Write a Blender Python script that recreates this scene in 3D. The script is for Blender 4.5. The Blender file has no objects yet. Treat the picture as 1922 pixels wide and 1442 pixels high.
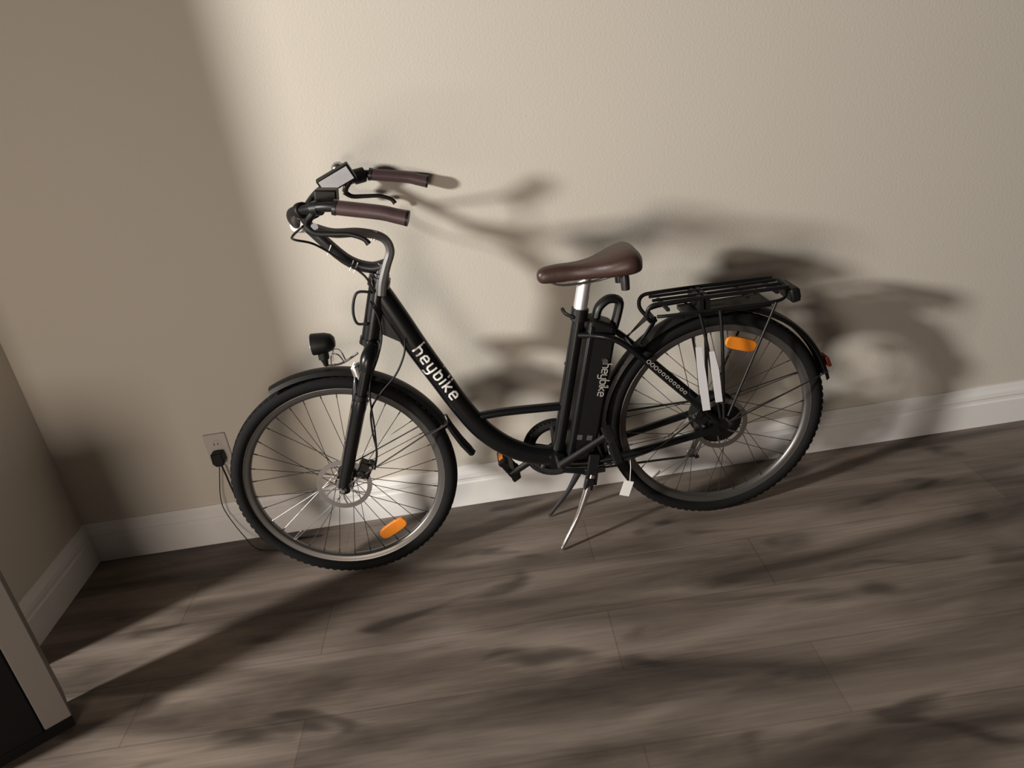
import bpy, bmesh, math, random
from mathutils import Vector, Matrix
random.seed(4)
S = bpy.context.scene
col = S.collection
pi = math.pi

# ------------------------------------------------------------------ camera, world, lamp, exposure
CAM = (1.5197, -2.2127, 1.4057)
PITCH, ROLL, YAW = 0.4173, -0.1509, 0.0024
fw = Vector((math.sin(YAW)*math.cos(PITCH), math.cos(YAW)*math.cos(PITCH), -math.sin(PITCH)))
r0 = Vector((math.cos(YAW), -math.sin(YAW), 0)); u0 = r0.cross(fw)
cr = math.cos(ROLL)*r0 + math.sin(ROLL)*u0
cu = -math.sin(ROLL)*r0 + math.cos(ROLL)*u0
cam = bpy.data.objects.new('camera', bpy.data.cameras.new('camera')); col.objects.link(cam)
cam.data.sensor_width = 36; cam.data.lens = 1388/1922*36; cam.data.clip_start = .02
M = Matrix((cr, cu, -fw)).transposed().to_4x4(); M.translation = CAM
cam.matrix_world = M
S.camera = cam

w = bpy.data.worlds.new('world'); S.world = w; w.use_nodes = True
w.node_tree.nodes['Background'].inputs[0].default_value = (1.0, .80, .66, 1)
w.node_tree.nodes['Background'].inputs[1].default_value = .025

def lamp(name, loc, power, radius, colour):
    l = bpy.data.lights.new(name, 'POINT'); l.energy = power; l.shadow_soft_size = radius; l.color = colour
    o = bpy.data.objects.new(name, l); o.location = loc; col.objects.link(o); return o
lamp('hall_lamp', (-4.0, -3.0, 2.72), 2260, .27, (1.0, .955, .885))
# weak bounce from the room behind the camera
l = bpy.data.lights.new('room_bounce', 'AREA'); l.energy = 38; l.size = 1.0; l.color = (1.0, .85, .72)
o = bpy.data.objects.new('room_bounce', l); o.location = (.3, -3.3, .62); o.rotation_euler = (math.radians(108), 0, 0); col.objects.link(o)
S.view_settings.view_transform = 'Standard'; S.view_settings.look = 'None'
S.view_settings.gamma = 1; S.view_settings.use_curve_mapping = False
S.view_settings.exposure = 0.0

# ------------------------------------------------------------------ materials
def mat(name, colour, rough=.5, metal=0, bump=0, bscale=200, vary=.0, vscale=8, coat=0, spec=.5):
    m = bpy.data.materials.new(name); m.use_nodes = True; nt = m.node_tree
    b = nt.nodes['Principled BSDF']; b.inputs['Base Color'].default_value = (*colour, 1)
    b.inputs['Roughness'].default_value = rough; b.inputs['Metallic'].default_value = metal
    b.inputs['Coat Weight'].default_value = coat; b.inputs['Specular IOR Level'].default_value = spec
    tc = nt.nodes.new('ShaderNodeTexCoord')
    n = nt.nodes.new('ShaderNodeTexNoise'); n.inputs['Scale'].default_value = vscale; n.inputs['Detail'].default_value = 4
    nt.links.new(tc.outputs['Object'], n.inputs['Vector'])
    r = nt.nodes.new('ShaderNodeMapRange'); r.inputs['To Min'].default_value = max(.02, rough-.06); r.inputs['To Max'].default_value = min(1, rough+.06)
    nt.links.new(n.outputs['Fac'], r.inputs['Value']); nt.links.new(r.outputs['Result'], b.inputs['Roughness'])
    if vary:
        mx = nt.nodes.new('ShaderNodeMix'); mx.data_type = 'RGBA'
        mx.inputs['A'].default_value = (*[c*(1-vary) for c in colour], 1); mx.inputs['B'].default_value = (*[min(1, c*(1+vary)) for c in colour], 1)
        nt.links.new(n.outputs['Fac'], mx.inputs['Factor']); nt.links.new(mx.outputs['Result'], b.inputs['Base Color'])
    if bump:
        n2 = nt.nodes.new('ShaderNodeTexNoise'); n2.inputs['Scale'].default_value = bscale; n2.inputs['Detail'].default_value = 3
        nt.links.new(tc.outputs['Object'], n2.inputs['Vector'])
        bp = nt.nodes.new('ShaderNodeBump'); bp.inputs['Strength'].default_value = bump; bp.inputs['Distance'].default_value = .002
        nt.links.new(n2.outputs['Fac'], bp.inputs['Height']); nt.links.new(bp.outputs['Normal'], b.inputs['Normal'])
    return m
WALL = mat('wall_paint', (.62, .58, .515), .85, bump=.25, bscale=140, vary=.02, vscale=1.5)
TRIM = mat('trim_paint', (.80, .79, .78), .45, vary=.015)
BLACK = mat('gloss_black_paint', (.004, .0045, .0055), .3, coat=.15, spec=.4)
SATIN = mat('satin_black', (.007, .007, .0075), .42, spec=.35)
RUBBER = mat('tyre_rubber', (.006, .006, .0065), .8, spec=.2, bump=.2, bscale=300)
PLASTIC = mat('black_plastic', (.006, .006, .006), .5, spec=.3)
RIM = mat('grey_rim_alloy', (.16, .155, .15), .38, metal=.8)
SPOKE = mat('spoke_steel', (.10, .10, .10), .35, metal=.9)
CHROME = mat('polished_alloy', (.78, .78, .80), .18, metal=1)
STEEL = mat('brushed_steel', (.45, .45, .46), .3, metal=1)
DARKST = mat('dark_steel', (.06, .06, .065), .35, metal=.7)
GREYT = mat('grey_cable_sleeve', (.09, .085, .085), .45)
BROWN = mat('brown_leather', (.046, .022, .018), .38, bump=.1, bscale=90, vary=.2, vscale=20)
GRIPM = mat('maroon_leather', (.062, .036, .038), .45, bump=.15, bscale=120, vary=.15, vscale=30)
ORANGE = mat('orange_reflector_plastic', (.85, .26, .02), .3, bump=.5, bscale=400)
WHITE = mat('white_print', (.85, .85, .83), .5)
PALE = mat('pale_print', (.42, .40, .38), .45)
LENS = mat('clear_lens', (.35, .35, .36), .1)
RED = mat('red_lens', (.10, .012, .010), .2)
SILV = mat('silver_panel', (.80, .80, .84), .35, metal=.15)
POST = mat('satin_alloy', (.88, .88, .90), .42, metal=.85)
OUTLET = mat('outlet_plastic', (.52, .48, .45), .4)
CABM = mat('black_laminate', (.004, .004, .004), .6, spec=.15)
CABG = mat('grey_laminate', (.16, .145, .13), .6)

def floor_mat():
    m = bpy.data.materials.new('wood_planks'); m.use_nodes = True; nt = m.node_tree; L = nt.links.new
    b = nt.nodes['Principled BSDF']
    N = lambda t, **k: nt.nodes.new(t)
    tc = N('ShaderNodeTexCoord')
    mp = N('ShaderNodeMapping'); mp.inputs['Location'].default_value = (.35, -.005, 0); L(tc.outputs['Object'], mp.inputs['Vector'])
    br = N('ShaderNodeTexBrick'); br.offset = .37
    br.inputs['Scale'].default_value = 1; br.inputs['Brick Width'].default_value = 1.25; br.inputs['Row Height'].default_value = .215
    br.inputs['Mortar Size'].default_value = .0022; br.inputs['Mortar Smooth'].default_value = .3; br.inputs['Bias'].default_value = 0
    br.inputs['Color1'].default_value = (.84, .84, .84, 1); br.inputs['Color2'].default_value = (1.08, 1.07, 1.06, 1); br.inputs['Mortar'].default_value = (.74, .72, .70, 1)
    L(mp.outputs['Vector'], br.inputs['Vector'])
    def noise(sx, sy, scale, detail=5, rough=.55, dist=0):
        q = N('ShaderNodeMapping'); q.inputs['Scale'].default_value = (sx, sy, 1); L(tc.outputs['Object'], q.inputs['Vector'])
        n = N('ShaderNodeTexNoise'); n.inputs['Scale'].default_value = scale; n.inputs['Detail'].default_value = detail
        n.inputs['Roughness'].default_value = rough; n.inputs['Distortion'].default_value = dist; L(q.outputs['Vector'], n.inputs['Vector']); return n
    g = noise(1.0, 5.2, 1.6, 4, .5, .5)      # broad grain along the plank
    f = noise(1.5, 40, 3, 3, .5)            # fine grain
    k = noise(1.7, 4.5, 1.9, 2, .45, .4)    # dark smudges
    cr_ = N('ShaderNodeValToRGB'); cr_.color_ramp.elements[0].position = .30; cr_.color_ramp.elements[1].position = .72
    cr_.color_ramp.elements[0].color = (.056, .043, .036, 1); cr_.color_ramp.elements[1].color = (.262, .214, .182, 1)
    e = cr_.color_ramp.elements.new(.5); e.color = (.142, .114, .096, 1)
    L(g.outputs['Fac'], cr_.inputs['Fac'])
    fr = N('ShaderNodeMapRange'); fr.inputs['From Min'].default_value = .3; fr.inputs['From Max'].default_value = .7; fr.inputs['To Min'].default_value = .88; fr.inputs['To Max'].default_value = 1.1
    L(f.outputs['Fac'], fr.inputs['Value'])
    kr = N('ShaderNodeMapRange'); kr.inputs['From Min'].default_value = .27; kr.inputs['From Max'].default_value = .42; kr.inputs['To Min'].default_value = .34; kr.inputs['To Max'].default_value = 1.0
    kr.interpolation_type = 'SMOOTHSTEP'; L(k.outputs['Fac'], kr.inputs['Value'])
    m1 = N('ShaderNodeVectorMath'); m1.operation = 'MULTIPLY'; L(cr_.outputs['Color'], m1.inputs[0]); L(br.outputs['Color'], m1.inputs[1])
    mm = N('ShaderNodeMath'); mm.operation = 'MULTIPLY'; L(fr.outputs['Result'], mm.inputs[0]); L(kr.outputs['Result'], mm.inputs[1])
    m2 = N('ShaderNodeVectorMath'); m2.operation = 'SCALE'; L(m1.outputs['Vector'], m2.inputs[0]); L(mm.outputs['Value'], m2.inputs['Scale'])
    L(m2.outputs['Vector'], b.inputs['Base Color'])
    b.inputs['Roughness'].default_value = .5; b.inputs['Specular IOR Level'].default_value = .35
    bp = N('ShaderNodeBump'); bp.inputs['Strength'].default_value = .15; bp.inputs['Distance'].default_value = .002
    L(f.outputs['Fac'], bp.inputs['Height']); L(bp.outputs['Normal'], b.inputs['Normal'])
    return m
FLOOR = floor_mat()

# ------------------------------------------------------------------ mesh helpers
def V(*a): return Vector(a)
def catmull(P, n=6):
    """smooth a list of tuples of any dimension through its points"""
    if len(P) < 3: return [tuple(p) for p in P]
    out = []
    for i in range(len(P)-1):
        a = P[max(i-1, 0)]; b = P[i]; c = P[i+1]; d = P[min(i+2, len(P)-1)]
        for k in range(n):
            t = k/n
            out.append(tuple(.5*((2*b[j])+(-a[j]+c[j])*t+(2*a[j]-5*b[j]+4*c[j]-d[j])*t*t+(-a[j]+3*b[j]-3*c[j]+d[j])*t**3) for j in range(len(b))))
    out.append(tuple(P[-1])); return out
class MB:
    def __init__(s): s.v = []; s.f = []
    def add(s, vs, fs):
        o = len(s.v); s.v += [tuple(v) for v in vs]; s.f += [tuple(i+o for i in f) for f in fs]; return s
    def loft(s, rings, closed=False, caps=True):
        n = len(rings[0]); vs = [v for r in rings for v in r]; fs = []
        m = len(rings)
        for i in range(m if closed else m-1):
            a = i*n; b = ((i+1) % m)*n
            for k in range(n): fs.append((a+k, a+(k+1) % n, b+(k+1) % n, b+k))
        if caps and not closed:
            fs.append(tuple(reversed(range(n)))); fs.append(tuple((m-1)*n+k for k in range(n)))
        return s.add(vs, fs)
    def tube(s, pts, r, n=14, smooth=0, squash=1.0, side=None, closed=False):
        """pts: (x,y,z) or (x,y,z,r); squash scales the section along 'side'"""
        P = [tuple(p) if len(p) == 4 else (*p, r) for p in pts]
        if smooth: P = catmull(P, smooth)
        Q = [Vector(p[:3]) for p in P]; rings = []; nrm = None; m = len(Q)
        for i, p in enumerate(Q):
            if closed: t = (Q[(i+1) % m]-Q[i-1]).normalized()
            else: t = (Q[min(i+1, m-1)]-Q[max(i-1, 0)]).normalized()
            if side is not None:
                a = Vector(side); a = (a-t*a.dot(t)).normalized()
            else:
                if nrm is None: nrm = t.orthogonal().normalized()
                a = (nrm-t*nrm.dot(t)).normalized(); nrm = a
            b = t.cross(a); rr = P[i][3]
            rings.append([p+(a*math.cos(2*pi*k/n)*squash+b*math.sin(2*pi*k/n))*rr for k in range(n)])
        return s.loft(rings, closed)
    def lathe(s, prof, c, ax=(0, 1, 0), n=32, closed=False):
        """prof: list of (radius, height along ax)"""
        ax = Vector(ax).normalized(); a = ax.orthogonal().normalized(); b = ax.cross(a); c = Vector(c)
        rings = [[c+ax*h+(a*math.cos(2*pi*k/n)+b*math.sin(2*pi*k/n))*max(r, 1e-5) for k in range(n)] for r, h in prof]
        return s.loft(rings, closed)
    def ringprof(s, prof, c, n=96):
        """closed profile (radius, y) swept round the Y axis"""
        m = len(prof); c = Vector(c)
        rings = [[c+V(math.cos(2*pi*i/n)*r, y, math.sin(2*pi*i/n)*r) for r, y in prof] for i in range(n)]
        return s.loft(rings, True)
    def arcprof(s, prof, c, a0, a1, n=48, dr=lambda t: 0):
        c = Vector(c); rings = []
        for i in range(n+1):
            t = i/n; a = a0+(a1-a0)*t
            rings.append([c+V(math.cos(a)*(r+dr(t)), y, math.sin(a)*(r+dr(t))) for r, y in prof])
        return s.loft(rings)
    def box(s, c, d, rot=None):
        c = Vector(c); vs = []
        for x in (-1, 1):
            for y in (-1, 1):
                for z in (-1, 1):
                    q = V(x*d[0]/2, y*d[1]/2, z*d[2]/2)
                    if rot: q = rot @ q
                    vs.append(c+q)
        return s.add(vs, [(0, 1, 3, 2), (4, 6, 7, 5), (0, 4, 5, 1), (2, 3, 7, 6), (0, 2, 6, 4), (1, 5, 7, 3)])
    def prism(s, out, y0, y1, frame=None):
        """outline (x,z) extruded along y"""
        n = len(out); g = frame or (lambda x, y, z: (x, y, z))
        vs = [g(x, y0, z) for x, z in out]+[g(x, y1, z) for x, z in out]
        fs = [tuple(range(n)), tuple(reversed(range(n, 2*n)))]+[(k, k+n, (k+1) % n+n, (k+1) % n) for k in range(n)]
        return s.add(vs, fs)
    def build(s, name, m, parent=None, bevel=0, seg=2, angle=40, sub=0, flat=False):
        me = bpy.data.meshes.new(name); me.from_pydata(s.v, [], s.f); me.materials.append(m)
        bm = bmesh.new(); bm.from_mesh(me); bmesh.ops.recalc_face_normals(bm, faces=bm.faces); bm.to_mesh(me); bm.free()
        if not flat:
            me.polygons.foreach_set('use_smooth', [True]*len(me.polygons)); me.set_sharp_from_angle(angle=math.radians(angle))
        o = bpy.data.objects.new(name, me); col.objects.link(o)
        if bevel:
            b = o.modifiers.new('bevel', 'BEVEL'); b.width = bevel; b.segments = seg; b.limit_method = 'ANGLE'; b.angle_limit = math.radians(35)
            b.harden_normals = False
        if sub:
            q = o.modifiers.new('sub', 'SUBSURF'); q.levels = sub; q.render_levels = sub
        if parent: o.parent = parent
        return o
def empty(name, loc=(0, 0, 0), parent=None, rz=0):
    o = bpy.data.objects.new(name, None); o.empty_display_size = .05; col.objects.link(o); o.location = loc; o.rotation_euler = (0, 0, rz)
    if parent: o.parent = parent
    return o
def thing(o, label, cat, group=None):
    o['label'] = label; o['category'] = cat
    if group: o['group'] = group
    return o
def structure(o): o['kind'] = 'structure'; return o
def rotY(a): return Matrix.Rotation(a, 3, 'Y')

# ------------------------------------------------------------------ the room
structure(MB().box((2.5, -2.0, -.05), (9, 4.9, .1)).build('floor', FLOOR, flat=True))
structure(MB().box((2.94, .06, 1.3), (6.12, .12, 2.6)).build('wall_back', WALL, flat=True))
structure(MB().box((-.06, -.21, 1.3), (.12, .66, 2.6)).build('wall_left', WALL, flat=True))
PR = [(0, 0), (-.016, 0), (-.016, .088), (-.0125, .094), (-.0125, .104), (-.016, .108), (-.014, .122), (-.008, .134), (-.004, .148), (0, .148)]
def base(name, p0, p1, inward, m0=0, m1=0):
    """baseboard run from p0 to p1; profile offset along 'inward'"""
    p0 = Vector(p0); p1 = Vector(p1); i = Vector(inward); d = (p1-p0).normalized()
    rings = [[p+i*(-a)+d*(-a)*m+V(0, 0, z) for a, z in PR] for p, m in ((p0, m0), (p1, m1))]
    b = MB(); b.loft(rings); return structure(b.build(name, TRIM, flat=True))
base('baseboard_back', (0, 0, 0), (6, 0, 0), (0, -1, 0), 1, 0)
base('baseboard_left', (0, 0, 0), (0, -.54, 0), (1, 0, 0), 1, 0)
structure(MB().box((-.05, -.547, 1.3), (.14, .014, 2.6)).build('trim_1', TRIM, bevel=.003))

# dark cabinet cut off by the lower left corner
cabA = V(.293, -.759, 0); du = V(-.80, -.60, 0); dv = V(-.60, .80, 0)
cab = empty('narrow_cabinet', cabA+du*.15+dv*.06)
thing(cab, 'tall black cabinet with a grey edge strip, cut off at lower left corner of photo', 'cabinet')
def cabbox(u0_, u1_, v0_, v1_, z0, z1):
    b = MB(); o0 = cab.location
    vs = [cabA+du*u+dv*v+V(0, 0, z)-o0 for u in (u0_, u1_) for v in (v0_, v1_) for z in (z0, z1)]
    return b.add(vs, [(0, 1, 3, 2), (4, 6, 7, 5), (0, 4, 5, 1), (2, 3, 7, 6), (0, 2, 6, 4), (1, 5, 7, 3)])
cabbox(.066, .30, 0, .12, .03, .55).build('body', CABM, cab, bevel=.004)
cabbox(.002, .065, 0, .12, .035, .548).build('edge_strip', CABG, cab, bevel=.003)['label'] = 'grey edge strip'
cabbox(.006, .29, 0.006, .115, 0, .032).build('plinth', CABM, cab)

# wall outlet, its plug and cord
ot = empty('wall_outlet', (.533, 0, .352)); thing(ot, 'pale wall outlet plate low on the back wall left of the front wheel', 'outlet')
MB().box((0, -.003, 0), (.074, .006, .118)).build('cover_plate', OUTLET, ot, bevel=.003)
for z in (.021, -.021):
    b = MB(); b.lathe([(0, 0), (.0165, 0), (.0165, .0015), (0, .0015)], (0, -.006, z), (0, -1, 0), 24)
    f = b.build('socket', OUTLET, ot)
    MB().box((-.006, -.0078, z+.002), (.0022, .0012, .008)).box((.006, -.0078, z+.002), (.0022, .0012, .007)).build('slot', CABM, f)
MB().lathe([(0, 0), (.003, 0), (.003, .001), (0, .0012)], (0, -.006, 0), (0, -1, 0), 12).build('screw', STEEL, ot)
pa = empty('power_plug', (.533, -.0085, .331)); thing(pa, 'black plug with thin cord hanging from the wall outlet to the floor', 'plug')
MB().prism([(-.018, .022), (.018, .022), (.02, -.012), (.011, -.026), (-.011, -.026), (-.02, -.012)], -.030, 0).build('plug_body', PLASTIC, pa, bevel=.004)
MB().tube([(.002, -.015, -.024), (.006, -.016, -.07), (.012, -.018, -.13), (.03, -.028, -.21), (.05, -.04, -.27), (.075, -.055, -.312), (.12, -.06, -.3270), (.19, -.055, -.3275), (.27, -.06, -.3275)], .0030, 8, 8).build('cord', PLASTIC, pa)
MB().tube([(-.004, -.015, -.024), (-.02, -.016, -.08), (-.035, -.018, -.14), (-.036, -.022, -.19), (-.015, -.032, -.25), (.01, -.045, -.295), (.045, -.075, -.325), (.10, -.10, -.3278), (.2, -.105, -.3278)], .0016, 8, 8).build('cord', PLASTIC, pa)

# ------------------------------------------------------------------ the bicycle (bike frame: X to the rear wheel, Y to the wall, Z up)
BIKE = empty('electric_bicycle', (.9948, -.2806, 0), rz=.0266)
thing(BIKE, 'black step-through electric bicycle with brown saddle standing before the wall', 'bicycle')
B = BIKE
WB, HR = 1.12, .331

def wheel(cx, flange, fy, n, rot, hubkind):
    W = empty('wheel', (cx, 0, HR), B)
    # tyre: rounded section with a tread crown
    prof = []
    for k in range(20):
        a = 2*pi*k/20; r = .3105+.0205*math.cos(a)*1.0; y = .0225*math.sin(a)
        prof.append((r, y))
    t = MB(); t.ringprof(prof, (0, 0, 0), 120)
    for k in range(90):      # tread blocks
        a = 2*pi*k/90
        for s in (-1, 1):
            t.box(V(math.cos(a+.015*s)*.3280, s*.0095, math.sin(a+.015*s)*.3280), (.0022, .009, .013), rotY(-a-.015*s))
    t.build('tyre', RUBBER, W)
    MB().ringprof([(.2955, -.0135), (.2925, -.0145), (.2875, -.0125), (.279, -.0115), (.2735, -.007), (.272, 0), (.2735, .007), (.279, .0115), (.2875, .0125), (.2925, .0145), (.2955, .0135), (.290, .008), (.290, -.008)], (0, 0, 0), 120).build('rim', RIM, W)
    h = MB()
    if hubkind == 'front':
        h.lathe([(0, -.052), (.006, -.052), (.006, -.042), (.013, -.040), (.015, -.032), (.028, -.031), (.028, -.027), (.017, -.022), (.014, 0), (.017, .022), (.028, .027), (.028, .031), (.015, .032), (.012, .042), (.006, .042), (.006, .052), (0, .052)], (0, 0, 0), n=36)
    else:
        h.lathe([(0, -.066), (.008, -.066), (.008, -.05), (.02, -.048), (.03, -.042), (.064, -.036), (.070, -.032), (.074, -.026), (.074, -.021), (.067, -.019), (.067, .019), (.074, .021), (.074, .026), (.070, .032), (.05, .037), (.02, .044), (.008, .05), (.008, .066), (0, .066)], (0, 0, 0), n=48)
    h.build('hub', SATIN, W)
    # disc rotor with slots on the near side
    ry = -.0415 if hubkind == 'front' else -.0535
    dr = MB(); R = .080
    dr.ringprof([(R, ry-.0009), (R, ry+.0009), (.066, ry+.0009), (.066, ry-.0009)], (0, 0, 0), 72)
    for k in range(6):
        a = k*pi/3
        dr.tube([(math.cos(a)*.018, ry, math.sin(a)*.018), (math.cos(a+.3)*.045, ry, math.sin(a+.3)*.045), (math.cos(a+.45)*.068, ry, math.sin(a+.45)*.068)], .0028, 6, 3, squash=.35, side=(0, 1, 0))
    dr.lathe([(.014, ry-.0015), (.024, ry-.0015), (.024, ry+.0015), (.014, ry+.0015)], (0, 0, 0), closed=True)
    dr.build('disc_rotor', STEEL, W)
    for k in range(n):
        side = 1 if k % 2 else -1
        a = 2*pi*k/n+rot; lead = 1 if (k//2) % 2 else -1
        fa = a+lead*(1.15 if hubkind == 'front' else .62)
        p = V(math.cos(fa)*flange, side*fy, math.sin(fa)*flange); q = V(math.cos(a)*.276, side*.003, math.sin(a)*.276)
        d = (p-q).normalized()
        s = MB(); s.tube([p, q+d*.014], .00105, 6); s.tube([q+d*.015, q], .0018, 6); s.build('spoke', SPOKE, W)
    # valve
    a = math.radians(-138)
    v = MB(); v.tube([(math.cos(a)*.274, 0, math.sin(a)*.274), (math.cos(a)*.238, 0, math.sin(a)*.238)], .0030, 8)
    v.build('valve', CHROME, W)
    return W
def reflector(W, ang, rad, tilt):
    c = V(math.cos(ang)*rad, -.008, math.sin(ang)*rad); rot = rotY(-(ang+pi/2)+tilt)
    out = []
    for k in range(24):
        a = 2*pi*k/24; ca, sa = math.cos(a), math.sin(a)
        out.append((.047*abs(ca)**.55*(1 if ca > 0 else -1), .019*abs(sa)**.7*(1 if sa > 0 else -1)))
    g = lambda x, y, z: tuple(c+rot @ V(x, y, z))
    r = MB(); r.prism(out, -.006, .006, g)
    o = r.build('reflector', ORANGE, W, bevel=.002); o['label'] = 'orange spoke reflector'
    MB().box(c+V(0, .009, 0), (.012, .006, .02), rot).build('reflector_clip', PLASTIC, o)
FW = wheel(0, .024, .029, 36, .05, 'front'); FW['label'] = 'front wheel'
RW = wheel(WB, .070, .0235, 36, .02, 'rear'); RW['label'] = 'rear wheel with motor hub'
reflector(FW, math.atan2(.136-HR, .101), .222, .0)
reflector(RW, math.atan2(.561-HR, .083), .238, .0)

# frame
dt = [(.214, 0, .876, .030), (.222, 0, .856, .0315), (.252, 0, .782, .0325), (.2835, 0, .703, .0325), (.328, 0, .603, .0315), (.3735, 0, .502, .0305), (.424, 0, .413, .031), (.486, 0, .347, .031), (.556, 0, .305, .031), (.622, 0, .287, .030)]
AX = V(.375, 0, .927)
fr = MB()
fr.tube(dt, 0, 22, 6, squash=.72, side=(0, 1, 0))
fr.prism([(.176, .752), (.200, .758), (.252, .722), (.288, .700), (.262, .800), (.225, .875), (.205, .870)], -.015, .015)
hb = V(.160, 0, .735); ht = V(.2205, 0, .903)
fr.tube([hb, ht], .026, 24); fr.tube([hb-AX*.004, hb+AX*.014], .030, 24); fr.tube([ht-AX*.014, ht+AX*.004], .030, 24)
fr.tube([(.632, -.035, .285), (.632, .035, .285)], .026, 24)                                  # bottom bracket shell
D2 = V(.251, 0, .968).normalized()
s0 = V(.632, 0, .285); s1 = s0+D2*.455
fr.tube([s0, s1], .0185, 22)
fr.tube([(.418, 0, .458), (.50, 0, .459), (.672, 0, .447)], .013, 14, 4)                      # brace between the tubes
for s in (-1, 1):
    fr.tube([(.735, s*.016, .665), (.80, s*.046, .660), (.86, s*.055, .625), (.97, s*.062, .500), (1.105, s*.067, .348)], .0095, 14, 6)
    fr.tube([(.640, s*.026, .275), (.72, s*.040, .268), (.86, s*.056, .285), (1.108, s*.067, .325)], .0115, 14, 6)
    fr.prism([(1.088, .305), (1.108, .300), (1.136, .318), (1.138, .338), (1.118, .362), (1.096, .362)], s*.0675-.003, s*.0675+.003)
fr.tube([(.875, -.054, .607), (.875, .054, .607)], .007, 10)
fr.tube([(.765, -.045, .270), (.765, .045, .270)], .008, 10)
# battery cradle behind the seat tube
def along(u, t, y=0): p = s0+D2*t+V(D2.z, 0, -D2.x)*u; return V(p.x, y, p.z)
fr.prism([(along(.0, -.02).x, along(.0, -.02).z), (along(.105, -.045).x, along(.105, -.045).z), (along(.112, -.005).x, along(.112, -.005).z), (along(.01, .02).x, along(.01, .02).z)], -.038, .038)
FR = fr.build('frame', BLACK, B, bevel=0)
for t in (.16, .30): MB().tube([along(-.0215, t), along(-.0175, t)], .004, 10).build('bolt', CHROME, FR)

# lettering made of rounded strokes: glyphs in a 1-high x-height box
GL = {
 'h': ([[(0, 1.7), (0, 0)], [(0, .98), (.55, .98), (.78, .80), (.78, 0)]], .78),
 'e': ([[(.02, .52), (.80, .52), (.80, .80), (.62, 1), (.18, 1), (0, .82), (0, .18), (.18, 0), (.76, 0)]], .80),
 'y': ([[(0, 1), (0, .20), (.18, 0), (.78, 0)], [(.78, 1), (.78, -.42), (.6, -.6), (.08, -.6)]], .78),
 'b': ([[(0, 1.7), (0, .18), (.18, 0), (.6, 0), (.78, .18), (.78, .8), (.6, .98), (.04, .98)]], .78),
 'i': ([[(0, 1), (0, 0)], [(0, 1.42), (0, 1.62)]], 0.0),
 'k': ([[(0, 1.7), (0, 0)], [(.70, 1), (.14, .5), (.74, 0)]], .74),
}
def stroke_text(text, origin, u, v, size, thick, y, depth, name, m, parent, gap=.42, yfun=None):
    """u: reading direction, v: up of letters (both in XZ)"""
    u = V(u[0], 0, u[1]).normalized(); v = V(v[0], 0, v[1]).normalized(); x = 0; o0 = V(origin[0], 0, origin[1])
    for ch in text:
        st, wd = GL[ch]; b = MB()
        for line in st:
            line = [(a[0]+(b_[0]-a[0])*k/3, a[1]+(b_[1]-a[1])*k/3) for a, b_ in zip(line, line[1:]) for k in range(3)]+[line[-1]]
            n = len(line); w2 = thick/2
            P = [V(p[0], p[1], 0) for p in line]; L_ = []; R_ = []
            for i in range(n):
                d0 = (P[i]-P[i-1]).normalized() if i else (P[1]-P[0]).normalized()
                d1 = (P[i+1]-P[i]).normalized() if i < n-1 else d0
                nn = V(-(d0+d1).y, (d0+d1).x, 0).normalized(); c = max(.5, nn.dot(V(-d1.y, d1.x, 0)))
                e = (-d0 if i == 0 else d0)*(w2*.6 if i in (0, n-1) else 0)
                L_.append(P[i]+nn*w2/c+e); R_.append(P[i]-nn*w2/c+e)
            def W(p, yy):
                q = o0+u*((x+p.x)*size)+v*(p.y*size)
                return V(q.x, yy+(yfun(q) if yfun else 0), q.z)
            for i in range(n-1):
                qs = [L_[i], L_[i+1], R_[i+1], R_[i]]
                vs = [W(q, y) for q in qs]+[W(q, y-depth) for q in qs]
                b.add(vs, [(0, 1, 2, 3), (7, 6, 5, 4), (0, 4, 5, 1), (1, 5, 6, 2), (2, 6, 7, 3), (3, 7, 4, 0)])
        b.build(name, m, parent, flat=True)
        x += wd+gap
DTS = catmull(dt, 12)
def tube_skin(q):
    best = min(DTS, key=lambda p: (p[0]-q.x)**2+(p[2]-q.z)**2); i = min(max(DTS.index(best), 1), len(DTS)-2)
    t = V(DTS[i+1][0]-DTS[i-1][0], 0, DTS[i+1][2]-DTS[i-1][2]).normalized(); d = V(q.x-best[0], 0, q.z-best[2]); off = (d-t*d.dot(t)).length
    return -.72*best[3]*math.sqrt(max(.05, 1-(off/best[3])**2))
stroke_text('heybike', (.2725, .699), (.440, -.898), (.898, .440), .0222, .235, .0004, .0014, 'letter', WHITE, FR, .60, tube_skin)

# fork
fk = MB()
for s in (-1, 1):
    h0 = V(.0, s*.058, HR); leg = AX
    fk.tube([h0-V(.0, 0, .014), h0+AX*.01], .016, 16)
    fk.tube([(*(h0+AX*.0), .0165), (*(h0+AX*.10), .0185), (*(h0+AX*.25), .0195), (*(h0+AX*.262), .021), (*(h0+AX*.285), .0185)], 0, 20)
    fk.tube([h0+AX*.28, h0+AX*.40], .0145, 18)
    fk.tube([(*(h0+AX*.375+V(0, 0, 0)), .018), (*(h0+AX*.41+V(0, -s*.004, 0)), .021), (*(h0+AX*.435+V(.006, -s*.03, .0)), .019), (.162, 0, .728, .018)], 0, 16, 5)
fk.tube([V(0, -.058, HR)+AX*.245+V(.004, 0, 0), V(0, -.05, HR)+AX*.285+V(-.014, 0, 0), V(0, -.028, HR)+AX*.345+V(-.02, 0, .012), V(0, .028, HR)+AX*.345+V(-.02, 0, .012), V(0, .05, HR)+AX*.285+V(-.014, 0, 0), V(0, .058, HR)+AX*.245], .0095, 12, 5)
FK = fk.build('fork', BLACK, B)
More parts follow.
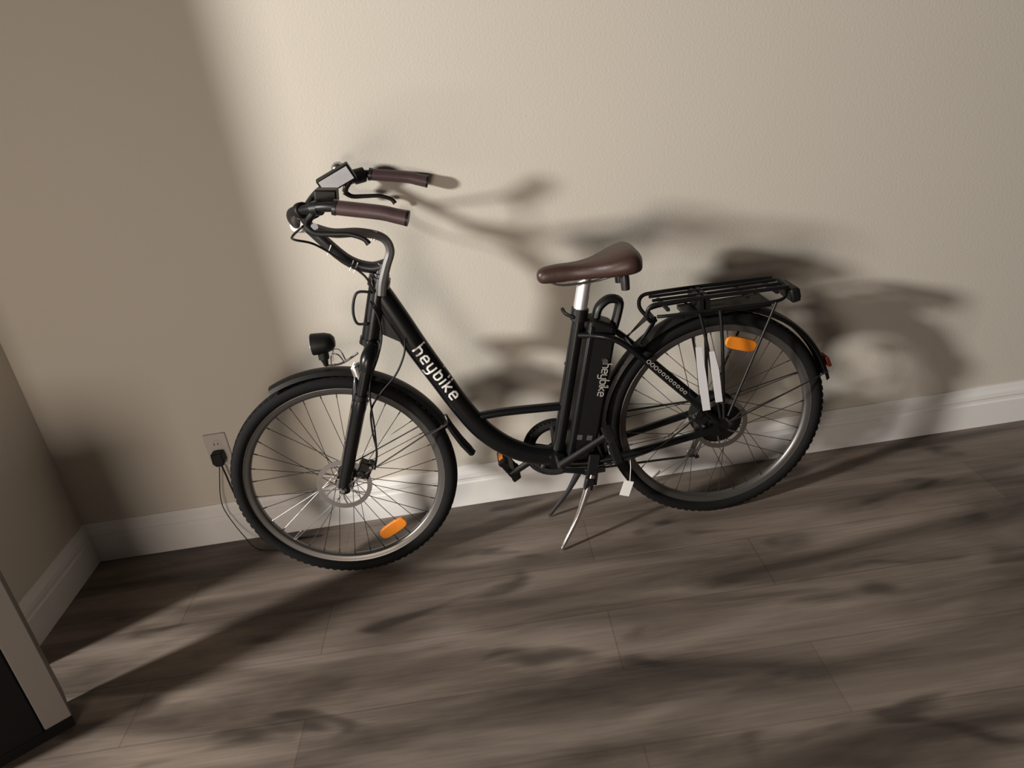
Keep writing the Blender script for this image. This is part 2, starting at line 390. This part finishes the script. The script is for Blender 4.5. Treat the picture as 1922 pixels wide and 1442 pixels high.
for s in (-1, 1):
    q = V(0, s*.058, HR)
    MB().tube([q+AX*.286, q+AX*.302], .0175, 18).build('dust_seal', PLASTIC, FK)
    MB().lathe([(0, 0), (.010, 0), (.010, .007), (.006, .012), (0, .012)], q+V(0, s*.012, 0), (0, s, 0), 6).build('axle_nut', STEEL, FK)
# gaiter ribs and headset
MB().tube([ht+AX*.004, ht+AX*.012], .029, 24).tube([ht+AX*.012, ht+AX*.022], .024, 24).build('headset', DARKST, B)

# stem reaches forward and up from the headset
ST = MB().tube([ht+AX*.018, ht+AX*.050], .017, 18)
ST.tube([ht+AX*.045+V(.012, 0, 0), (.204, 0, .943), (.145, 0, .977), (.072, 0, 1.073)], .0155, 18, 5, squash=1.1, side=(0, 1, 0))
ST.tube([(.060, -.024, 1.085), (.060, .024, 1.085)], .0215, 24)
STM = ST.build('stem', DARKST, B)
for y in (-.012, .012): MB().tube([(.036, y, 1.098), (.046, y, 1.092)], .0042, 8).build('bolt', CHROME, STM)
# handlebar: forward clamp, rise, then swept back; turned a few degrees
TURN = Matrix.Rotation(-.07, 3, 'Z'); PV = V(.060, 0, 0)
def hbp(p): q = TURN @ (Vector(p[:3])-PV)+PV; return (q.x, q.y, q.z)
bar = []
for s in (-1, 1):
    bar.append([hbp(p) for p in [(.060, 0, 1.085), (.058, s*.035, 1.085), (.062, s*.085, 1.112), (.088, s*.155, 1.138), (.135, s*.212, 1.148), (.200, s*.248, 1.152), (.310, s*.260, 1.126), (.360, s*.262, 1.108)]])
HB = MB(); 
for p in bar: HB.tube(p, .0112, 16, 6)
HBR = HB.build('handlebar', SATIN, B)
MB().tube([hbp((.059, -.052, 1.089)), hbp((.058, -.024, 1.0855)), hbp((.058, .024, 1.0855)), hbp((.059, .052, 1.089))], .0165, 18).build('centre_sleeve', POST, HBR)
for s, p in ((-1, bar[0]), (1, bar[1])):
    a, b_, c_ = Vector(p[5]), Vector(p[6]), Vector(p[7]); d = (c_-b_).normalized(); a2 = a+(b_-a)*.12
    G = MB().tube([(*a2, .0165), (*(a+(b_-a)*.3), .0165), (*(b_), .0165), (*(b_+d*.035), .0168), (*(c_+d*.004), .0175)], 0, 20, 5)
    G = G.build('grip', GRIPM, B)
    if s > 0: G['label'] = 'far brown grip near the wall'
    else: G['label'] = 'near brown grip'
    MB().tube([c_+d*.004, c_+d*.010], .0178, 20).build('grip_end', SATIN, G)
    MB().tube([a2-d*.006, a2+d*.002], .0180, 20).build('grip_collar', DARKST, G)
    # brake lever, clamp, perch
    m4 = Vector(p[4]); m5 = Vector(p[5]); t = (m5-m4).normalized(); cl = m4+t*.035
    BL = MB().tube([cl-t*.010, cl+t*.010], .0165, 18)
    BL.tube([cl, cl+V(-.022, s*.0, -.020), cl+V(-.030, s*.006, -.034)], .0085, 12, 3)
    lv = [cl+V(-.032, s*.004, -.036), cl+V(-.015, s*.012, -.052), cl+V(.020, s*.018, -.058), cl+V(.060, s*.022, -.064), cl+V(.090, s*.024, -.078), cl+V(.100, s*.024, -.092)]
    BLo = BL.build('brake_perch', SATIN, B)
    MB().tube([(*lv[0], .008), (*lv[1], .0065), (*lv[2], .006), (*lv[3], .0055), (*lv[4], .0055), (*lv[5], .0068)], 0, 12, 5, squash=.6, side=(0, 1, 0)).build('brake_lever', SATIN, BLo)
# near control box: thumb throttle and display
p4 = Vector(bar[0][4]); p3 = Vector(bar[0][3]); p2 = Vector(bar[0][2])
cb = MB(); cb.box(p4+V(.052, .014, .022), (.050, .046, .030), rotY(.15));  cb.tube([p4+(p3-p4)*.15, p4+(p3-p4)*.45], .019, 18); cb.box(p4+V(.0, .028, -.012), (.045, .036, .034), rotY(-.3))
CB = cb.build('control_box', PLASTIC, HBR, bevel=.004)
f2 = Vector(bar[1][2]); f3 = Vector(bar[1][3])
rr = Matrix.Rotation(-.36, 3, 'Y') @ Matrix.Rotation(.25, 3, 'X'); dc = V(.168, .01, 1.178)
DP = MB().box(dc, (.092, .020, .044), rr); DP.tube([dc+V(-.030, .008, -.012), V(.105, -.01, 1.130), V(.066, -.022, 1.094)], .006, 10, 3); DP.tube([dc+V(.0, .010, -.005), V(.120, .06, 1.150), V(.074, .120, 1.124)], .006, 10, 3)
DPo = DP.build('display', PLASTIC, HBR, bevel=.004); 
MB().box(dc+rr @ V(0, -.0105, 0), (.082, .0012, .035), rr).build('screen', SILV, DPo)['label'] = 'silver reflective screen'
# bell on the far side
bq = Vector(bar[1][4])+V(0, 0, .030)
bl = MB().lathe([(0, .022), (.010, .020), (.018, .012), (.021, 0), (.018, -.004), (0, -.004)], bq, (0, -.2, 1), 24); bl.tube([bq-V(0, 0, .004), Vector(bar[1][4])], .005, 8)
bl.build('bell', STEEL, HBR)
# far gear shifter
q = Vector(bar[1][5]); t = (Vector(bar[1][5])-Vector(bar[1][4])).normalized()
MB().tube([q-t*.035, q-t*.006], .021, 20).build('shifter', PLASTIC, HBR)

# cables
def cable(pts, r, name='cable', m=PLASTIC, par=B, sm=8): return MB().tube(pts, r, 8, sm).build(name, m, par)
SL = cable([(.118, -.16, 1.095), (.150, -.10, 1.065), (.205, -.040, 1.045), (.255, -.022, 1.020), (.268, -.020, .985), (.250, -.022, .945), (.232, -.024, .905), (.222, -.027, .870)], .0120, 'cable_bundle', GREYT)
for k, (x, z) in enumerate([(.232, 1.033), (.238, 1.030)]):
    MB().tube([(x-.004, -.0305, z-.014), (x+.006, -.0305, z+.010)], .0024, 8).build('shine_mark', WHITE, SL)  # white strokes painting the shine on the cable bundle
for (x, z) in [(.118, 1.012), (.165, .963), (.175, .956)]:
    MB().tube([(x-.013, -.012, z-.017), (x-.004, -.019, z-.004), (x+.003, -.015, z+.008)], .0016, 6, 3).build('shine_mark', WHITE, STM)  # the same painted shine strokes along the stem
cable([(.10, -.19, 1.108), (.065, -.16, 1.085), (.050, -.09, 1.062), (.085, -.045, 1.035), (.135, -.026, .985), (.190, -.030, .930), (.205, -.034, .880)], .0030)
cable([(.115, .17, 1.10), (.06, .14, 1.085), (.045, .08, 1.055), (.085, .030, 1.03), (.150, .022, .975), (.205, .030, .92), (.215, .032, .87)], .0030)
cable([(.258, -.034, .738), (.249, -.040, .700), (.217, -.050, .650), (.165, -.056, .604), (.130, -.058, .560), (.120, -.062, .50), (.118, -.064, .43), (.100, -.062, .375)], .0028)
cable([(.190, -.033, .862), (.203, -.040, .81), (.200, -.044, .76), (.180, -.050, .71), (.150, -.062, .655), (.136, -.068, .60), (.128, -.070, .50), (.112, -.066, .41), (.080, -.062, .372)], .0026)
LBk = cable([(.196, -.024, .882), (.160, -.030, .888), (.140, -.030, .845), (.142, -.030, .806), (.168, -.026, .80)], .0038, 'head_tube_bracket', DARKST)

# disc brake calipers
def caliper(x, z, y, rot, nm):
    c = V(x, y, z); r = rotY(rot)
    b = MB().box(c, (.050, .034, .034), r); b.box(c+r @ V(.006, -.004, -.012), (.064, .012, .018), r); b.tube([c+r @ V(-.012, -.020, .004), c+r @ V(-.012, .0, .004)], .013, 16)
    o = b.build('brake_caliper', PLASTIC, B, bevel=.003); o['label'] = nm
    for dx in (-.02, .022): MB().tube([c+r @ V(dx, -.022, -.012), c+r @ V(dx, -.012, -.012)], .0042, 8).build('bolt', CHROME, o)
caliper(.068, .372, -.044, -1.0, 'front brake caliper behind the fork leg')
caliper(1.055, .372, -.058, .9, 'rear brake caliper')
cable([(.640, -.034, .262), (.75, -.060, .262), (.90, -.074, .290), (1.0, -.078, .35), (1.05, -.070, .385)], .0026)

# fenders
def fprof(R): return [(R+.000, -.026), (R+.0105, -.020), (R+.0145, -.008), (R+.0145, .008), (R+.0105, .020), (R, .026), (R-.0015, .0245), (R+.0085, .019), (R+.0125, .007), (R+.0125, -.007), (R+.0085, -.019), (R-.0015, -.0245)]
F1 = MB().arcprof(fprof(.338), (0, 0, HR), math.radians(114), math.radians(20)).build('fender', PLASTIC, B); F1['label'] = 'front fender'
# mud flap
MB().tube([(.332, 0, .448, .024), (.350, 0, .405, .025), (.372, 0, .362, .026), (.380, 0, .350, .020)], 0, 16, 4, squash=1.0, side=(0, 1, 0)).build('flap_blank', RUBBER, B) if False else None
fl = MB(); rings = []
for (x, z, hw, th) in [(.322, .470, .026, .004), (.336, .432, .027, .004), (.356, .388, .029, .004), (.378, .350, .027, .004), (.384, .343, .018, .003)]:
    rings.append([V(x-th, -hw, z-.001), V(x+th, -hw, z+.002), V(x+th+.006, 0, z+.004), V(x+th, hw, z+.002), V(x-th, hw, z-.001), V(x-th+.006, 0, z)])
fl.loft(rings); fl.build('mud_flap', RUBBER, F1)
for s in (-1, 1):
    MB().tube([(.318, s*.028, .462), (.262, s*.040, .448), (.02, s*.066, .342)], .0022, 8).build('stay', DARKST, F1)
    MB().tube([(.322, s*.0, .474), (.326, s*.022, .468), (.318, s*.029, .462), (.272, s*.037, .446)], .0042, 8, 3).build('stay_clip', CHROME if s < 0 else DARKST, F1)
F2 = MB().arcprof(fprof(.340), (WB, 0, HR), math.radians(196), math.radians(12)).build('fender', PLASTIC, B); F2['label'] = 'rear fender'
for s in (-1, 1): MB().tube([(WB+.335, s*.027, HR+.10), (WB+.03, s*.072, HR+.015)], .0022, 8).build('stay', DARKST, F2)
MB().box((WB+.3385, 0, HR+.126), (.010, .044, .032), rotY(-.35)).build('rear_reflector', RED, F2, bevel=.002)

# headlight on the front fender
HLc = V(.028, 0, .756)
hl = MB().lathe([(0, .038), (.014, .037), (.023, .029), (.028, .013), (.030, -.014), (.030, -.024), (.0, -.024)], HLc, (1, 0, -.02), 28)
hl.tube([HLc+V(.0, 0, -.020), HLc+V(-.002, 0, -.045)], .015, 14); hl.tube([(*(HLc+V(-.002, 0, -.043)), .012), (*(HLc+V(0, 0, -.068)), .005)], 0, 12)
HLo = hl.build('headlight', PLASTIC, B)
MB().lathe([(0, .0), (.027, .0), (.027, .003), (.0, .006)], HLc-V(.024, 0, 0), (-1, 0, 0), 28).build('lens', LENS, HLo)
hbk = MB().tube([(.020, 0, .702), (.024, 0, .692), (.060, 0, .688), (.086, 0, .695), (.120, 0, .712)], .0035, 8, 4)
for s in (-1, 1): hbk.tube([(.080, s*.010, .694), (.070, s*.018, .722), (.052, s*.018, .725), (.044, s*.016, .694)], .0020, 8, 4)
hbk.build('light_bracket', CHROME, HLo)
FW2 = MB().tube([(.112, -.030, .645, .003), (.108, -.036, .69, .010), (.112, -.040, .64, .010), (.120, -.048, .58, .007)], 0, 10, 4, squash=.4, side=(0, 1, 0)).build('fender_bracket', STEEL, F1)

# seatpost, clamp, saddle
sp = MB().tube([s1-D2*.02, s1+D2*.108], .0195, 24)
SPo = sp.build('seatpost', POST, B)
ct = MB().tube([s1-D2*.022, s1+D2*.012], .0245, 22); ct.tube([s1+V(-.020, -.018, -.006), s1+V(-.040, -.006, .004), s1+V(-.046, .012, .014)], .0055, 8, 3)
ct.build('seat_clamp', SATIN, B)
top = s1+D2*.108
scl = MB().box(top+V(.005, 0, .006), (.050, .040, .026), rotY(.05)); scl.tube([top+V(.0, -.024, .004), top+V(.0, .024, .004)], .006, 8)
SC = scl.build('saddle_clamp', DARKST, B, bevel=.004)
sad = MB(); rings = []
# x, half width, top z, bottom z
secs = [(.640, .008, .850, .838), (.646, .017, .861, .829), (.662, .022, .868, .824), (.700, .026, .872, .823), (.745, .033, .871, .822), (.790, .050, .874, .822), (.830, .072, .884, .822), (.865, .086, .895, .823), (.893, .090, .898, .825), (.912, .078, .888, .830), (.922, .045, .872, .842)]
for x, hw, zt, zb in catmull(secs, 3):
    rg = []
    for k in range(24):
        a = 2*pi*k/24; ca, sa = math.cos(a), math.sin(a)
        y = hw*(abs(ca)**.75)*(1 if ca >= 0 else -1); h = (zt-zb)
        z = zb+h*.42+(h*.58*(abs(sa)**.8) if sa > 0 else -h*.42*(abs(sa)**.6))
        if sa > .6: z -= .005*(1-abs(ca))*min(1, max(0, (x-.66)/.1))
        rg.append(V(x, y, z))
    rings.append(rg)
sad.loft(rings)
SD = sad.build('saddle', BROWN, B, angle=70)
for s in (-1, 1):
    MB().tube([(.665, s*.010, .832), (.700, s*.018, .817), (.760, s*.022, .814), (.810, s*.026, .817), (.870, s*.045, .832)], .0035, 8, 5).build('rail', STEEL, SD)
    MB().lathe([(0, 0), (.012, 0), (.013, .03), (.011, .05), (0, .05)], (.872, s*.038, .782), (0, 0, 1), 16).build('spring', DARKST, SD)

# battery behind the seat tube
def aout(pts): return [(along(u, t).x, along(u, t).z) for u, t in pts]
bt = MB().prism(aout([(.024, .010), (.104, -.012), (.108, .010), (.106, .40), (.098, .436), (.040, .448), (.024, .440)]), -.037, .037)
BT = bt.build('battery', PLASTIC, B, bevel=.010, seg=3)
MB().prism(aout([(.030, .02), (.040, .018), (.040, .425), (.030, .428)]), -.0395, -.036).build('side_ridge', BLACK, BT, bevel=.0012)
hd = MB().tube([along(.048, .445), along(.052, .475), along(.075, .500), along(.105, .498), along(.108, .465), along(.104, .42)], .0125, 12, 4, squash=1.5, side=(0, 1, 0)); hd.build('handle', SATIN, BT)
lk = MB().tube([along(.086, .33, -.041), along(.086, .33, -.035)], .008, 16); lk.build('lock', CHROME, BT)
b0 = along(.082, .322); 
stroke_text('heybike', (b0.x, b0.z), (-D2.x, -D2.z), (D2.z, -D2.x), .0155, .17, -.0372, .0008, 'letter', PALE, BT, .30)
for k in range(2):
    c = along(.050+.030*k, .085); MB().box(V(c.x, -.0373, c.z), (.016, .0008, .016), rotY(.253)).build('rating_label', GREYT, BT, flat=True)
MB().box(along(.062, -.028), (.10, .062, .030), rotY(.253)).build('controller_box', PLASTIC, B, bevel=.005)

# crank, chainring, chain guard, pedals
CBb = V(.632, 0, .285)
crk = MB()
crk.ringprof([(.088, .046), (.088, .049), (.074, .049), (.074, .046)], CBb, 64)
for k in range(44):
    a = 2*pi*k/44; crk.box(CBb+V(math.cos(a)*.090, .0475, math.sin(a)*.090), (.006, .0025, .005), rotY(-a))
for k in range(5):
    a = 2*pi*k/5+.3; crk.tube([CBb+V(0, .048, 0), CBb+V(math.cos(a)*.078, .0475, math.sin(a)*.078)], .008, 8, squash=.4, side=(0, 1, 0))
CRK = crk.build('chainring', DARKST, B)
MB().ringprof([(.099, .053), (.099, .056), (.062, .056), (.062, .053)], CBb, 64).build('chain_guard', PLASTIC, CRK)
MB().tube([CBb+V(0, -.062, 0), CBb+V(0, .075, 0)], .0085, 12).build('crank_axle', STEEL, CRK)
cd = V(-.150, 0, -.085).normalized()
for s, dirn, tl in ((1, cd, 1.05), (-1, -cd, 1.35)):
    e0 = CBb+V(0, s*.062, 0); e1 = CBb+dirn*.170+V(0, s*.076, 0)
    CA = MB().tube([(*e0, .015), (*(e0+(e1-e0)*.3), .012), (*(e0+(e1-e0)*.9), .011), (*e1, .013)], 0, 14, 4, squash=.62, side=(0, 1, 0)).build('crank_arm', SATIN, B)
    pc = e1+V(0, s*.060, 0); R = rotY(tl)
    pd = MB().tube([e1, pc+V(0, s*.03, 0)], .007, 10)
    pd.box(pc+R @ V(0, -.0, 0), (.030, .084, .018), R)
    for dx in (-.036, .036):
        pd.box(pc+R @ V(dx, 0, 0), (.010, .088, .024), R)
        for k in range(7): pd.box(pc+R @ V(dx, -.036+.012*k, 0), (.013, .005, .029), R)
    for dy in (-.042, .042): pd.box(pc+V(0, dy, 0), (.074, .007, .020), R)
    PD = pd.build('pedal', PLASTIC, B, bevel=.0015)
    for dx in (-.044, .044)[:2 if s > 0 else 0]: MB().box(pc+R @ V(dx, 0, 0), (.004, .042, .016), R).build('pedal_reflector', ORANGE, PD, bevel=.001)
# chain, cassette, derailleur (far side)
HC = V(WB, 0, HR); cs = MB()
for k in range(6): cs.lathe([(.0, 0), (.020+.004*k, 0), (.020+.004*k, .002), (0, .002)], HC+V(0, .056-.0035*k, 0), (0, 1, 0), 28)
cs.build('cassette', STEEL, B)
dj = V(1.095, .05, .255); dl = V(1.06, .05, .185)
ch = [CBb+V(.0, .0475, .088), HC+V(-.004, .0475, .036), HC+V(.030, .0475, .012), HC+V(.022, .0475, -.028), dj+V(.012, -.002, 0), dl+V(.008, -.002, -.012), dl+V(-.012, -.002, -.008), CBb+V(.012, .0475, -.089), CBb+V(-.06, .0475, -.065), CBb+V(-.088, .0475, 0), CBb+V(-.062, .0475, .062)]
MB().tube(ch, .0036, 6, 4, closed=False).build('chain', DARKST, B)
dr_ = MB().box((1.080, .062, .222), (.016, .006, .105), rotY(.45)); dr_.lathe([(0, 0), (.017, 0), (.017, .004), (0, .004)], dj, (0, 1, 0), 14); dr_.lathe([(0, 0), (.017, 0), (.017, .004), (0, .004)], dl, (0, 1, 0), 14)
dr_.tube([HC+V(.004, .070, -.022), dj+V(.01, .020, .012), dj+V(0, .012, 0)], .011, 12, 3); dr_.build('derailleur', STEEL, B, bevel=.001)
cable([(.66, .034, .265), (.86, .060, .272), (1.03, .080, .30), (1.15, .095, .30), (1.13, .078, .265), (1.105, .07, .262)], .0026)

# seat stay print: a row of worn pale rings on the near stay
sm = MB(); P0 = V(.915, -.0685, .572); P1 = V(1.012, -.0735, .462); dd = (P1-P0)
for k in range(11):
    c = P0+dd*(k/10); r = .0062 if k < 3 else .0052
    sm.ringprof([(r, -.0006), (r, .0006), (r-.0016, .0006), (r-.0016, -.0006)], c, 16)
sm.build('decal', PALE, FR, flat=True)

# rear rack
rack_drop = -.026
def rack_fit(p):
    up = p[2] > .69
    return (.945+(p[0]-.945)*.93 if p[0] > .945 and up else p[0], p[1]*.82 if up else p[1], p[2]+rack_drop if up else p[2])
rk = MB()
for s in (-1, 1):
    rk.tube([(.945, s*.030, .692), (.925, s*.052, .722), (.935, s*.060, .752), (.985, s*.062, .756), (1.15, s*.062, .752), (1.32, s*.062, .746), (1.350, s*.050, .744), (1.356, 0, .743)], .0058, 12, 5)
    rk.tube([(.955, s*.045, .715), (1.00, s*.058, .716), (1.15, s*.066, .714), (1.30, s*.066, .710), (1.345, s*.050, .718), (1.352, s*.02, .742)], .0050, 12, 5)
    rk.tube([(.882, s*.052, .608), (.950, s*.032, .690)], .0045, 10)
    rk.tube([(1.120, s*.066, .714), (1.124, s*.072, .60), (1.122, s*.074, .36)], .0050, 10, 3)
    rk.tube([(1.060, s*.066, .714), (1.080, s*.072, .60), (1.112, s*.074, .365)], .0046, 10, 3)
    rk.tube([(1.29, s*.066, .711), (1.24, s*.070, .60), (1.135, s*.074, .365)], .0038, 10, 3)
for x in (.985, 1.085, 1.105, 1.225, 1.315): rk.box((x, 0, .735), (.012, .132, .040) if x in (1.085, 1.105) else (.010, .128, .008))
for y in (-.022, .022): rk.tube([(.948, y, .757), (1.34, y, .747)], .0045, 10)
rk.box((1.17, 0, .703), (.26, .110, .012), rotY(.02))
rk.v = [rack_fit(v) for v in rk.v]
RK = rk.build('rear_rack', SATIN, B)
MB().tube([(.950, -.030, .676), (.950, .030, .676)], .006, 10).build('cross_rod', SATIN, RK)
TL = MB().box((1.345, 0, .688), (.026, .090, .042), rotY(-.2)).build('tail_light', PLASTIC, B, bevel=.006)
MB().box((1.358, 0, .690), (.008, .074, .028), rotY(-.2)).build('tail_lens', RED, TL, bevel=.003)
# pale flat strips added as a painted glint on the near rack leg
for x0_, x1_, z0_, z1_ in ((1.048, 1.068, .40, .60), (1.086, 1.104, .42, .58)):
    MB().prism([(x0_+.010, z0_), (x1_+.012, z0_), (x1_+.004, z0_+.10), (x1_-.008, z1_), (x0_-.004, z1_), (x0_, z0_+.10)], -.0855, -.0835).build('leg_glint', SILV, RK)['label'] = 'pale flat plate painted as the glint on the rack leg'

# kickstand with two legs
ks = MB().box((.735, -.004, .246), (.060, .112, .020)); ks.box((.728, -.052, .250), (.034, .018, .105), rotY(.2)); ks.box((.712, -.055, .205), (.026, .022, .040), rotY(.3)); ks.box((.728, .048, .236), (.040, .018, .060), rotY(.2))
KS = ks.build('kickstand', SATIN, B, bevel=.003)
for s, foot in ((-1, V(.606, -.083, .006)), (1, V(.594, .100, .006))):
    t0 = V(.725, s*.052, .232)
    MB().tube([(*t0, .013), (*(t0+(foot-t0)*.30+V(.006, 0, 0)), .011), (*(t0+(foot-t0)*.6+V(.008, 0, 0)), .0075), (*(foot+V(.004, 0, .012)), .0065), (*foot, .0060)], 0, 12, 5, squash=.8, side=(0, 1, 0)).build('kickstand_leg', CHROME if s < 0 else DARKST, KS)
# small white tag hanging from the chain stay
TG = MB().box((.822, -.066, .172), (.030, .0012, .052), rotY(.38)).build('paper_tag', WHITE, B, flat=True)
MB().tube([(.834, -.066, .196), (.840, -.064, .240), (.842, -.058, .282)], .0010, 6).build('string', WHITE, TG)
